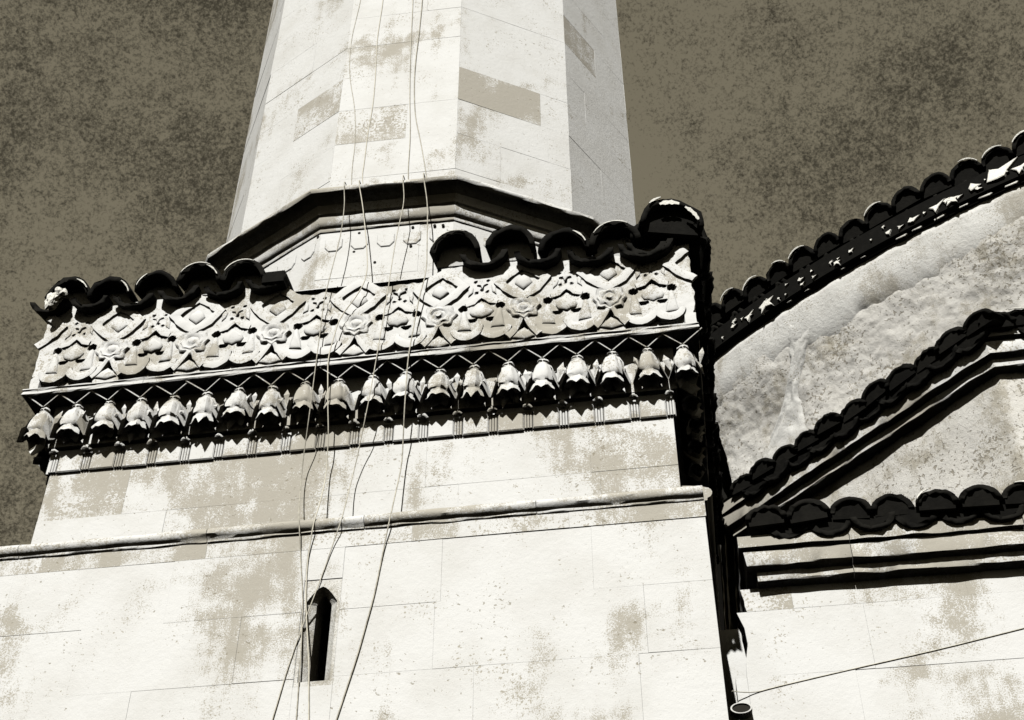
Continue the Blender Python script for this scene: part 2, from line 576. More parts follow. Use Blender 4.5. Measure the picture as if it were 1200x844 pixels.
for i in range(NB - 1):
    x = BX[i] + BS / 2
    if -1.64 < x < 1.63:
        child(put('reed_bundle', reed_me, 'carved', None, (x, UF, random.uniform(-.003, .003))))
        child(put('bead', bead_me, 'carved', None, (x, UF - .04, -.285 + random.uniform(-.006, .006)), (0, random.uniform(-.3, .3), 0), (random.uniform(.8, 1.1),) * 3))
for i in range(NB):
    if -1.62 < BX[i] < 1.62:
        child(put('base_plate', plate_me, 'carved', None, (BX[i], UF, random.uniform(-.003, .003))))
for sx in (-1, 1):     # narrow end plates
    x = -1.602 if sx < 0 else 1.607
    pass

# ---- stalactite row: bell, ribs, folded wings
def bell_mesh(seed):
    rnd = random.Random(seed)
    prof = [(q, w_ * 1.0 if w_ < 0 else w_) for q, w_ in [(.010, .02), (.020, -.012), (.030, -.022), (.031, -.036), (.026, -.046), (.036, -.058), (.046, -.085), (.052, -.115), (.056, -.150), (.052, -.168),
            (.041, -.176), (.041, -.184), (.048, -.196), (.054, -.216)]]
    seg = 20; V = []; F = []
    ph = rnd.uniform(-.15, .15)
    for r, z in prof:
        for i in range(seg):
            a = 2 * pi * i / seg
            rr = r * 1.0 * (1 + .13 * cos(5 * a + ph) * (z < -.05) + .16 * noise.noise(Vector((cos(a) * 1.6, sin(a) * 1.6 + seed * 3, z * 38)))) * rnd.uniform(.95, 1.05)
            # bells lean outward: lower parts stand further from the wall
            V.append((rr * cos(a), rr * .8 * sin(a), z + rnd.uniform(-.004, .004)))
    m = len(prof)
    # claws
    base = (m - 1) * seg
    for i in range(seg):
        a = 2 * pi * i / seg
        k = .5 + .5 * cos(5 * a + pi / 2 + ph)
        r = .054 + .012 * k
        V.append((r * cos(a), r * .8 * sin(a), -.216 - .042 * k * (.4 + .8 * abs(noise.noise(Vector((i * .37, seed, 2)))) * 2) + rnd.uniform(-.005, .005)))
    for i in range(seg):
        V.append((.034 * cos(2 * pi * i / seg), .03 * sin(2 * pi * i / seg), -.215))
    V.append((0, 0, -.17))
    for r in range(m + 1):
        for i in range(seg):
            j = (i + 1) % seg
            F.append((r * seg + i, r * seg + j, (r + 1) * seg + j, (r + 1) * seg + i))
    t = (m + 1) * seg
    for i in range(seg): F.append((t + i, t + (i + 1) % seg, len(V) - 1))
    F.append(tuple(range(seg)))
    return raw('stalactite', V, F)
bells = [bell_mesh(s) for s in range(8)]
for b in bells:
    bm = bmesh.new(); bm.from_mesh(b)
    for e in bm.edges: e.smooth = len(e.link_faces) == 2 and e.calc_face_angle(0) < radians(40)
    for f in bm.faces: f.smooth = True
    bm.to_mesh(b); bm.free()

def wing_mesh(s):
    h = BS / 2
    # folded shell from the bell's flank to the valley between two bells
    P = [(s * .030, -.005, -.05), (s * .050, -.03, -.10), (s * .052, -.045, -.165), (s * .060, -.06, -.19),
         (s * .058, .045, -.065), (s * .070, .035, -.12), (s * .080, .0, -.20), (s * h, -.012, -.238),
         (s * h * .98, .07, -.085), (s * h, .06, -.15), (s * h, .03, -.20), (s * h, -.004, -.230)]
    P = [(a, b, c * 1.03) for a, b, c in P]
    F = [(0, 1, 5, 4), (1, 2, 6, 5), (2, 3, 7, 6), (4, 5, 9, 8), (5, 6, 10, 9), (6, 7, 11, 10)]
    V = P + [(x, y + .012, z + .004) for x, y, z in P]
    n = len(P)
    F2 = [tuple(n + i for i in f) for f in F]
    rim = [(0, 1), (1, 2), (2, 3), (3, 7), (7, 11), (8, 9), (9, 10), (10, 11), (0, 4), (4, 8)]
    return raw('wing', V, F + F2 + [(a, b, n + b, n + a) for a, b in rim])
wings = {s: wing_mesh(s) for s in (-1, 1)}
def rod(a, b, r, name='rib'):
    a, b = Vector(a), Vector(b); d = (b - a).normalized()
    u = d.orthogonal().normalized(); w = d.cross(u)
    V = [p + (u * cos(t) + w * sin(t)) * r for p in (a, b) for t in [2 * pi * i / 6 for i in range(6)]]
    return raw(name, V, [(i, (i + 1) % 6, 6 + (i + 1) % 6, 6 + i) for i in range(6)] + [tuple(range(6)), tuple(range(6, 12))])
ribs = {s: rod((s * .004, -.036, -.028), (s * (BS / 2 + .018), -.078, .034), .0046) for s in (-1, 1)}
tear_me = raw('leaf', [(0, 0, .05), (-.016, -.012, .0), (.016, -.012, .0), (0, -.022, -.012), (0, -.006, -.075), (0, .02, 0)],
              [(0, 1, 3), (0, 3, 2), (1, 4, 3), (3, 4, 2), (0, 5, 1), (0, 2, 5), (1, 5, 4), (2, 4, 5)])
def stalactite(i, x, y, rz=0):
    o = put('stalactite', bells[(i * 5) % 8], 'carved', None, (x, y, random.uniform(-.004, .004)), (radians(random.uniform(-8, -3)), radians(random.uniform(-3, 3)), rz), (random.uniform(.94, 1.06), 1, random.uniform(.96, 1.05)))
    child(o)
    for s in (-1, 1):
        put('rib', ribs[s], 'carved', o)
        put('wing', wings[s], 'carved', o)
    if i % 4 != 1:
        put('leaf', tear_me, 'carved', o, (BS / 2, .004, -.09 + random.uniform(-.015, .015)), (0, random.uniform(-.2, .2), 0), (random.uniform(.8, 1.2), 1, random.uniform(.8, 1.3)))
    for s in (-1, 1):
        if random.random() < .75:
            put('leaf', tear_me, 'carved', o, (s * random.uniform(.052, .064), -.012, -.12 + random.uniform(-.03, .02)), (0, s * random.uniform(.1, .5), random.uniform(-.6, .6)), (random.uniform(.6, 1.0), 1, random.uniform(.5, .9)))
    return o
YB = .086
for i, x in enumerate(BX): stalactite(i, x, YB)
for k in range(4):
    stalactite(k + 1, -1.745, YB + .19 * (k + 1), -pi / 2)
    stalactite(k + 2, 1.715, YB + .19 * (k + 1), pi / 2)
# deep soffit behind the bells
sof = Mesh()
sof.box(-1.69, 1.665, .125, 3.4, -.25, .035)
child(sof.done('cornice_soffit', 'carved'))

# ---- ledge
led = [(-.10, .031), (-.004, .031), (.0, .036), (.0, .052), (-.007, .056), (-.006, .062), (.001, .066), (.0, .073), (-.045, .078), (-.12, .079)]
xs = [-1.832, -1.15, -.18, .62, 1.22, 1.806]
for a, b in zip(xs[:-1], xs[1:]):
    pth = [(a, 0), (b - .002, 0)]
    if a < -1.8: pth = [(a, 2.8)] + [(a, 0), (b - .002, 0)]
    if b > 1.8: pth = [(a, 0), (b, 0), (b, 2.8)]
    child(put('ledge_stone', sweep(led, pth, name='ledge_stone', jitter=.006, sub=.04), 'carved'))

# ---- carved frieze panel: one slab with drilled recesses
FX0, FX1, FY = -1.832, 1.802, .045
RX = [-1.395 + .4592 * i for i in range(-1, 8)]
RZ = .338
def in_tri(u, v): return -.155 < v < -.088 and abs(u) < (-.088 - v) * .42
def recess(x, z):
    k = round((x + 1.395) / .4592)
    u = x - (-1.395 + .4592 * k); v = z - RZ
    d = 0.0
    au = abs(u)
    if (au - .128) ** 2 + (v - .040) ** 2 < .0235 ** 2: d = .034
    if v < -.040 and (au - .180) ** 2 + (v + .040) ** 2 < .027 ** 2: d = .034
    w = .2296 - au                       # distance from mid-point between two rosettes
    top = .115 - .85 * w if w < .045 else .077 - .12 * (w - .045)
    if w < .072 and top - .026 < v < top: d = .034
    if in_tri(u, v): d = .04
    vs_ = -.100 - .112 * sqrt(max(0, 1 - ((au - .150) / .086) ** 2)) if au > .078 else -.238
    if v < vs_: d = .023
    for (cx, cz) in ((.0, .168), (.034, .235), (.030, .150)):
        if (w - cx) ** 2 + (v - cz) ** 2 < .0085 ** 2: d = max(d, .012)
    return d
def ztop(x):
    t = .70
    if -.43 < x < .44:
        k = round((x + 1.395) / .4592); u = x - (-1.395 + .4592 * k)
        t = .655 - .55 * max(0, abs(u) - .05) * (abs(u) < .13) - (.045 if abs(u) >= .13 else 0)
        t += .018 * noise.noise(Vector((x * 16, 3, 0)))
    return t + .006 * noise.noise(Vector((x * 30, 0, 0)))
NX, NZ = 620, 106
V = []; F = []
for j in range(NZ + 1):
    for i in range(NX + 1):
        x = FX0 + (FX1 - FX0) * i / NX
        zt = ztop(x)
        z = .076 + (zt - .076) * j / NZ
        e = .010 * noise.noise(Vector((x * 5, z * 5, 7))) + .004 * noise.noise(Vector((x * 22, z * 22, 1)))
        xx = x
        if i == 0: xx += .012 * noise.noise(Vector((0, z * 14, 2)))
        if i == NX: xx += .016 * noise.noise(Vector((4, z * 17, 5)))
        V.append((xx, FY + recess(x, z) + e * .6, z))
n = NX + 1
for j in range(NZ):
    for i in range(NX): F.append((j * n + i, j * n + i + 1, (j + 1) * n + i + 1, (j + 1) * n + i))
b = len(V)
rimi = [i for i in range(n)] + [j * n + NX for j in range(1, NZ + 1)] + [NZ * n + i for i in range(NX - 1, -1, -1)] + [j * n for j in range(NZ - 1, 0, -1)]
for q in rimi: V.append((V[q][0], .16, V[q][2]))
L = len(rimi)
for q in range(L): F.append((rimi[q], rimi[(q + 1) % L], b + (q + 1) % L, b + q))
panel = child(put('frieze_panel', raw('frieze_panel', V, F), 'carved'))

# raised ornaments of the frieze, three worn variants of each
def variants(fn, *a): return [fn(*a) for _ in range(3)]
LOZ = [(0, .078), (.075, .135), (.128, .205), (.078, .262), (.0, .318), (-.078, .262), (-.128, .205), (-.075, .135)]
def f_loz(): return bar_mesh(LOZ, .056, .026, closed=True, name='lozenge_frame')
def f_half(s): return bar_mesh([(0, .078), (s * .075, .135), (s * .128, .205), (s * .078, .262), (s * .03, .30)], .056, .026, name='lozenge_frame')
def wob(pts, k=.004): return [(u + random.uniform(-k, k), v + random.uniform(-k, k)) for u, v in pts]
def f_bud(): return poly_relief(wob([(0, .128), (.048, .178), (.030, .215), (0, .238), (-.030, .215), (-.048, .178)]), .020, .013, 'bud')
def f_ros():
    V = [(0, -.036, 0)]; F = []; seg = 32; sd_ = random.uniform(0, 50)
    rings = [(.018, .034), (.026, .020), (.036, .018), (.046, .030), (.058, .031), (.066, .021), (.080, .024), (.088, .014), (.092, -.006)]
    for q, (r, h) in enumerate(rings):
        for i in range(seg):
            a = 2 * pi * i / seg
            k = 1 + (.10 * cos(8 * a) if q > 4 else .03 * cos(8 * a))
            p = Vector((r * k * cos(a), 0, r * k * .96 * sin(a)))
            k2 = 1 + .10 * noise.noise(p * 25 + Vector((sd_, 0, 0)))
            V.append((p.x * k2, -h * (1 + .5 * noise.noise(p * 22 + Vector((0, sd_, 0)))), p.z * k2))
    for i in range(seg): F.append((0, 1 + i, 1 + (i + 1) % seg))
    for q in range(len(rings) - 1):
        for i in range(seg):
            j = (i + 1) % seg
            F.append((1 + q * seg + i, 1 + q * seg + j, 1 + (q + 1) * seg + j, 1 + (q + 1) * seg + i))
    return raw('rosette', V, F)
def f_swag(s):
    pts = [(s * u, v) for u, v in arc(.150, -.096, .078, 200, 356, 12, .090)]
    return bar_mesh(pts, lambda t: .034 + .022 * sin(pi * t), .030, name='swag', lvl=(0, .8, 1, .7, .0) if s > 0 else (0, .7, 1, .8, 0))
def f_tng(s):
    return poly_relief(wob([(s * u, v) for u, v in ((.096, -.125), (.170, -.130), (.162, -.085), (.150, -.03), (.142, .010), (.128, .022), (.114, .010), (.110, -.03), (.102, -.085))], .003), .013, .011, 'tongue')
def f_tul():
    tul = Mesh()
    for s in (-1, 1):
        m_ = bar_mesh([(s * .012, -.082), (s * .036, -.13), (s * .068, -.176), (s * .088, -.196)], lambda t: .026 + .024 * t, .026, name='t')
        tul.add([v.co for v in m_.vertices], [tuple(p.vertices) for p in m_.polygons])
    m_ = poly_relief(wob([(-.062, -.205), (0, -.222), (.062, -.205), (.03, -.165), (0, -.140), (-.03, -.165)]), .020, .01, 't2')
    tul.add([v.co for v in m_.vertices], [tuple(p.vertices) for p in m_.polygons])
    return raw('tulip', tul.v, tul.f)
def f_tre(): return poly_relief(wob([(-.05, .02), (-.062, -.005), (-.05, -.032), (-.025, -.040), (0, -.052), (.025, -.040), (.05, -.032), (.062, -.005), (.05, .02), (.032, .034), (.012, .056), (0, .066), (-.012, .056), (-.032, .034)]), .018, .011, 'trefoil')
def f_arch(): return bar_mesh([(-.085, .068), (-.045, .080), (-.03, .10), (0, .130), (.03, .10), (.045, .080), (.085, .068)], .034, .011, name='trefoil_arch')
def f_flw():
    return poly_relief(wob([(.014 * (2.5 if i % 2 == 0 else 1) * cos(pi * i / 4), .205 + .014 * (2.5 if i % 2 == 0 else 1) * sin(pi * i / 4)) for i in range(8)]), .011, .004, 'small_flower')
def f_leaf(s):   # side leaves filling the ground beside the lozenge
    return poly_relief(wob([(s * .150, .125), (s * .175, .150), (s * .178, .190), (s * .160, .215), (s * .150, .180), (s * .152, .150)]), .010, .005, 'side_leaf')
VAR = {'lozenge_frame': variants(f_loz), 'bud': variants(f_bud), 'rosette': variants(f_ros), 'tulip': variants(f_tul), 'trefoil': variants(f_tre), 'trefoil_arch': variants(f_arch),
       'small_flower': variants(f_flw)}
for s_ in (-1, 1):
    VAR['half', s_] = variants(f_half, s_); VAR['swag', s_] = variants(f_swag, s_); VAR['tongue', s_] = variants(f_tng, s_); VAR['side_leaf', s_] = variants(f_leaf, s_)
for vs_ in VAR.values():
    for me in vs_:
        bm = bmesh.new(); bm.from_mesh(me)
        for e in bm.edges: e.smooth = len(e.link_faces) == 2 and e.calc_face_angle(0) < radians(50)
        for f in bm.faces: f.smooth = True
        bm.to_mesh(me); bm.free()
def orn(name, key, x, j=.004):
    o = put(name, random.choice(VAR[key]), 'carved', None, (x, FY, RZ + random.uniform(-j, j)), (0, random.uniform(-.02, .02), 0), (random.uniform(.96, 1.04), random.uniform(.6, .95), random.uniform(.96, 1.04)))
    o.parent = panel
    return o
for k, x in enumerate(RX):
    first, last = k == 0, k == len(RX) - 1
    if not (first or last):
        for q in ('lozenge_frame', 'bud', 'rosette', 'tulip'): orn(q, q, x)
    else:
        orn('lozenge_frame', ('half', 1 if first else -1), x, .002)
    for s_ in (-1, 1):
        if (first and s_ < 0) or (last and s_ > 0): continue
        for q in ('swag', 'tongue', 'side_leaf'): orn(q, (q, s_), x)
    if not last:
        for q in ('trefoil', 'trefoil_arch', 'small_flower'): orn(q, q, x + .2296)

# ---- wall under the ring, ring, shaft
AX, AY, PH = .058, 1.609, radians(1.0)
def ring_pts(ap, z=None):
    R = ap / cos(radians(15))
    return [(AX + R * sin(PH + radians(15 + 30 * k)), AY - R * cos(PH + radians(15 + 30 * k))) for k in range(12)]
def face_frame(k, ap):
    a = PH + radians(30 * k)
    return (AX + ap * sin(a), AY - ap * cos(a), 0), (0, 0, a)
def prism(ap, z0, z1, name, mat):
    p = ring_pts(ap); n = 12
    V = [(x, y, z0) for x, y in p] + [(x, y, z1) for x, y in p]
    return child(put(name, raw(name, V, [tuple(range(n)), tuple(range(n, 2 * n))] + [(i, (i + 1) % n, n + (i + 1) % n, n + i) for i in range(n)]), mat))
WAP, SAP, LAP = 1.478, 1.456, 1.638
prism(WAP - .0022, .4, 1.45, 'drum_core', 'shaft')
prism(SAP - .0022, 1.4, 9.0, 'shaft_core', 'shaft')
def dodeca_stones(ap, z0, z1, k, splits, mat, name='stone', depth=.07):
    h = ap * tan(radians(15))
    loc, rot = face_frame(k, ap)
    xs = [-h] + list(splits) + [h]
    for a, b in zip(xs[:-1], xs[1:]):
        m = mat(k, (a + b) / 2, (z0 + z1) / 2) if callable(mat) else mat
        child(stone([(a, z0), (b, z0), (b, z1), (a, z1)], depth, m, None, name, ch=random.uniform(.0002, .0015), gap=.0001, loc=loc, rot=rot))
for k in range(-3, 4):
    dodeca_stones(WAP, .45, .80, k, [random.uniform(-.1, .1)], 'shaft')
    dodeca_stones(WAP, .80, 1.19, k, [random.uniform(-.2, .2)], 'shaft')
ring_prof = [(WAP - .04, 1.186), (WAP + .010, 1.188), (WAP + .014, 1.194), (WAP + .014, 1.206), (WAP + .006, 1.211), (WAP + .006, 1.219), (WAP + .022, 1.226), (WAP + .036, 1.245), (WAP + .038, 1.292),
             (WAP + .052, 1.300), (WAP + .058, 1.330), (WAP + .070, 1.345), (WAP + .072, 1.352), (WAP + .078, 1.353), (WAP + .09, 1.362), (LAP - .03, 1.372), (LAP - .004, 1.376), (LAP + .004, 1.386),
             (LAP + .004, 1.402), (LAP - .008, 1.418), (LAP - .05, 1.436), (SAP - .02, 1.462)]
def ring_face(k):
    a0, a1 = PH + radians(30 * k - 15), PH + radians(30 * k + 15)
    V = []; F = []; m = len(ring_prof); N = 16
    for i in range(N + 1):
        t = i / N
        for s, (ap, z) in enumerate(ring_prof):
            R = ap / cos(radians(15))
            A = Vector((AX + R * sin(a0), AY - R * cos(a0))); B = Vector((AX + R * sin(a1), AY - R * cos(a1)))
            q = A.lerp(B, t)
            jit = .007 if s >= 15 else .003
            dz = noise.noise(Vector((q.x * 11, q.y * 11, s))) * jit
            dr = noise.noise(Vector((q.x * 12 + 9, q.y * 12, s))) * jit
            rad = Vector((q.x - AX, q.y - AY)).normalized()
            V.append((q.x + rad.x * dr, q.y + rad.y * dr, z + dz))
    for i in range(N):
        for s in range(m - 1): F.append((i * m + s, i * m + s + 1, (i + 1) * m + s + 1, (i + 1) * m + s))
    o = child(put('ring_moulding', raw('ring_moulding', V, F), 'cornice'))
    autosmooth(o, 40)
for k in range(12): ring_face(k)
greyset = {}
def shaft_mat(k, u, z):
    if k == 1 and 2.36 < z < 2.70 and u < .1: return 'stone_grey'
    if k == 2 and 3.38 < z < 3.72 and u < -.1: return 'stone_grey'
    if k == 0 and 2.02 < z < 2.36 and u < 0: return 'stone_grey'
    if k == -1 and 2.36 < z < 3.04 and u > 0 and int(z * 10) % 2: return 'stone_grey'
    return 'shaft'
zz = [1.45, 1.68] + [2.02 + .34 * i for i in range(12)]
for k in range(-3, 4):
    for i in range(len(zz) - 1):
        if k == 1 and i == 2: sp = [.236]
        elif k == 2 and 3.3 < zz[i] < 3.5: sp = [0.0]
        elif (i + k) % 2 == 0: sp = [random.uniform(-.22, .22)]
        else: sp = []
        if i == 0: sp = []
        dodeca_stones(SAP, zz[i], zz[i + 1], k, sp, shaft_mat)

# hexagonal tongues below the ring
hexa = block_mesh('tongue_ornament', [(-.052, .052), (-.052, -.012), (-.026, -.046), (.026, -.046), (.052, -.012), (.052, .052)], .01, ch=.004, gap=0, proud=.009)
for k in (-1, 0, 1):
    loc, rot = face_frame(k, WAP)
    ca, sa = cos(rot[2]), sin(rot[2])
    for u in (-.31, -.155, 0, .155, .31):
        o = put('tongue_ornament', hexa, 'carved', None, (loc[0] + ca * u, loc[1] + sa * u - .001, 1.068), rot)
        child(o)
pin = bmesh.new(); bmesh.ops.create_cone(pin, cap_ends=True, segments=8, radius1=.009, radius2=.009, depth=.012, matrix=Matrix.Rotation(pi / 2, 4, 'X'))
pin_me = bpy.data.meshes.new('socket'); pin.to_mesh(pin_me); pin.free()
for (x, z) in ((-.33, 1.17), (-.24, 1.0), (-.10, 1.005), (-.08, 1.16), (.03, .90), (.24, 1.16), (.235, 1.005), (.42, 1.15), (.37, 1.155), (-.2, .92)):
    child(put('socket', pin_me, 'void', None, (x, AY - WAP - .001, z)))

# ---- roof tiles along the top of the frieze
covers = [tile_mesh('cover_tile', .128, .34, True, seed=s) for s in range(4)]
pans = [tile_mesh('pan_tile', .116, .34, False, seed=s + 9, sag=.74) for s in range(3)]
plug = plug_mesh('bedding_shade_plug', .108, .098)
plug_flank = plug_mesh('bedding_shade_plug', .108, .04)
bed_a = bead_mesh('mortar_glint', .121, 60, 150, .0028, seed=1)  # pale arcs: mortar lines with the rims' sunlit highlights painted in
bed_b = bead_mesh('mortar_glint', .113, 20, 65, .004, seed=2)
bed_c = bead_mesh('mortar_glint', .118, 115, 160, .0035, seed=3)
beds = [bed_a, bed_b, bed_c]
TILT = radians(14)
def tile_row(xs, zs, y, sc, first_pan=True, last_pan=True, beadset=()):
    for i, (x, z) in enumerate(zip(xs, zs)):
        r = (TILT + radians(random.uniform(-3, 3)), radians(random.uniform(-4, 4)), radians(random.uniform(-3, 3)))
        s = sc * random.uniform(.97, 1.05)
        o = child(put('cover_tile', covers[i % 4], 'tile', None, (x, y + random.uniform(-.015, .015), z - .125 * s), r, (s, 1, s)))
        put('bedding_shade_plug', plug, 'carved', o)
        for q in beadset:
            if q[0] == i: put('mortar_glint', beds[q[1]], 'mortar', o, (0, -.001 if q[1] == 0 else .003, 0), (0, q[2], 0))
    mids = [(a + b) / 2 for a, b in zip(xs[:-1], xs[1:])]
    mz = [(a + b) / 2 for a, b in zip(zs[:-1], zs[1:])]
    if first_pan: mids = [xs[0] - (xs[1] - xs[0]) * .5] + mids; mz = [zs[0]] + mz
    if last_pan: mids.append(xs[-1] + (xs[-1] - xs[-2]) * .5); mz.append(zs[-1])
    for i, (x, z) in enumerate(zip(mids, mz)):
        s = sc * random.uniform(.98, 1.04)
        child(put('pan_tile', pans[i % 3], 'tile', None, (x, y + .012 + random.uniform(-.012, .012), z - .116 * sc), (TILT * .8, radians(random.uniform(-4, 4)), 0), (s, 1, s)))
LX = [-1.70, -1.452, -1.187, -.925, -.668]; LZ = [.835, .802, .822, .818, .822]
RXT = [.535, .843, 1.135, 1.418]; RZT = [.872, .852, .795, .785]
tile_row(LX, LZ, -.055, 1.0, True, True, ((0, 1, 0), (1, 1, .2), (2, 2, 0), (3, 0, 0), (3, 1, -.1), (4, 0, 0)))
tile_row(RXT, RZT, -.055, 1.12, False, True, ((0, 0, -.1), (2, 1, 0), (3, 0, .1)))
# slab of broken pan at the inner end of the left row
bs = Mesh(); bs.box(-.56, -.435, -.045, .2, .655, .735)
child(bs.done('broken_tile', 'tile', rot=(0, 0, 0)))
# right-hand corner: hip tile, with mortar showing in its mouth
hipc = tile_mesh('hip_tile', .172, .5, True, seed=31, arcdeg=180, rough=.17)
hipplug = plug_mesh('bedding_shade_plug', .150, .05)
o = child(put('hip_tile', hipc, 'tile', None, (1.735, -.10, .715), (radians(10), 0, radians(14)), (1, 1, 1)))
put('bedding_shade_plug', hipplug, 'tile', o)
put('mortar_glint', bead_mesh('mortar_glint', .148, 20, 62, .013, seed=8), 'mortar', o, (0, -.004, -.02))
put('mortar_glint', bead_mesh('mortar_glint', .140, 74, 120, .015, seed=9), 'mortar', o, (0, -.004, -.005))
put('mortar_glint', bead_mesh('mortar_glint', .166, 112, 140, .006, seed=10), 'mortar', o, (0, -.004, 0.012))
hip2 = tile_mesh('hip_tile', .150, .5, True, seed=37, arcdeg=180, rough=.22)
child(put('hip_tile', hip2, 'tile', None, (1.70, -.04, .735), (radians(14), radians(-12), radians(4)), (1, 1, 1.05)))
child(put('hip_tile', hip2, 'tile', None, (1.80, .02, .73), (radians(12), radians(9), radians(24)), (.85, 1, 1.0)))
child(put('cover_tile', covers[2], 'tile', None, (1.615, -.055, .69), (radians(14), radians(-14), 0), (.9, 1, .85)))
# left corner mortar lump
bl = bmesh.new(); bmesh.ops.create_icosphere(bl, subdivisions=3, radius=.045)
for v in bl.verts: v.co = v.co * (1 + .45 * noise.noise(v.co * 34) + .25 * noise.noise(v.co * 80))
lump = bpy.data.meshes.new('mortar_lump'); bl.to_mesh(lump); bl.free()
child(put('mortar_lump', lump, 'mortar', None, (-1.772, -.072, .655), (0, .3, 0), (.75, .8, 1.25)))
child(put('mortar_lump', lump, 'mortar', None, (-1.735, -.070, .715), (1, 1.1, 0), (.8, .7, .7)))
child(put('pan_tile', pans[0], 'tile', None, (1.60, -.05, .665), (TILT, 0, 0), (1.1, 1, 1.1)))
# return row along the right flank, running away from the viewer
for i in range(11):
    y = .16 + .27 * i
    o = child(put('cover_tile', covers[i % 4], 'tile', None, (1.90 + random.uniform(-.012, .012), y, .66 + random.uniform(-.01, .01)), (TILT, 0, pi / 2), (1, 1, 1)))
    put('bedding_shade_plug', plug_flank, 'tile', o)
    child(put('pan_tile', pans[i % 3], 'tile', None, (1.885 + random.uniform(-.01, .01), y + .135, .63), (TILT * .8, 0, pi / 2), (1, 1, 1)))
rf = Mesh()   # sloping bed under the tile rows
rf.add([(-1.80, .06, .66), (1.775, .06, .66), (1.775, 3.5, .66), (-1.80, 3.5, .66), (-1.2, .75, .78), (1.2, .75, .78), (1.2, 2.8, .78), (-1.2, 2.8, .78)],
       [(0, 1, 5, 4), (1, 2, 6, 5), (2, 3, 7, 6), (3, 0, 4, 7), (4, 5, 6, 7), (0, 1, 2, 3)])
child(rf.done('roof_bed', 'tile', loc=(0, 0, .003)))

# ================================================================== MOSQUE
mo = empty('mosque', (5.5, 4.5, -6.3))
tag(mo, 'stone mosque with tiled eaves stepping up to rounded drum, right of the minaret', 'mosque')
MO = Matrix.Translation((5.5, 4.5, -6.3)).inverted()
def mchild(o):
    o.parent = mo; o.matrix_parent_inverse = MO
    return o
c = Mesh()
c.box(1.95, 9.0, .5022, 8.0, -6.3, -1.0)
c.box(1.60, 1.94, 1.25, 3.0, -6.3, -1.0)
mchild(c.done('wall_core', 'mosque'))
# front wall
ragged = [(.02, -.01, .0, -.012, .012), (.012, -.006, .02, .008, .03), (.05, .015, .0, .03, .02), (.02, .03, .0, .03, .02)]
mz = [-1.222, -1.345, -1.683, -2.023, -2.363, -2.703, -3.04, -3.38, -3.72, -4.06, -4.4, -4.74, -5.08, -5.42, -5.76, -6.3]
left = [1.868, 1.838, 1.792, 1.768, 1.762] + [1.76] * 12
mseams = [(2.10, 2.9, 3.6), (2.42, 3.15, 3.9), (1.845, 2.33, 2.47 + .6, 3.7), (2.2, 2.95, 3.6)]
for i in range(15):
    wall_stones(left[i], 9.0, mz[i + 1], mz[i], .5, list(mseams[i % 4]) + [4.4, 5.1, 5.9, 6.6, 7.4, 8.2], 'mosque', depth=.12, par=mchild,
                first=[random.uniform(-.012, .03) for _ in range(5)] if i != 2 else None, greys=((1.9, -1.28),))
def eave_profile(s, z0):
    """fillet, cove, fascia, upper fascia; out and height scaled by s, lowest edge at z0"""
    raw_ = [(-.05, 0), (.060, 0), (.066, .004), (.066, .050), (.060, .054), (.072, .056), (.095, .058), (.108, .061), (.112, .065),
            (.114, .140), (.110, .145), (.103, .147), (.103, .153), (.136, .156), (.138, .222), (-.05, .232)]
    return [(a * s, z0 + b * s * .95) for a, b in raw_]
bp = eave_profile(1.0, -1.222)
segs = [2.015, 2.40, 3.2, 4.1, 5.2, 6.4, 7.7, 9.0]
for a, b in zip(segs[:-1], segs[1:]):
    pth = [(a, .5), (b - .003, .5)]
    if a < 2.1: pth = [(a, 2.6)] + pth
    o = mchild(put('eave_moulding', sweep(bp, pth, name='eave_moulding', jitter=.009, sub=.04, seed=a), 'cornice'))
    autosmooth(o, 40)
fill = Mesh(); fill.box(2.02, 9.0, .52, 8, -1.1, -.985)
mchild(fill.done('eave_fill', 'grime'))

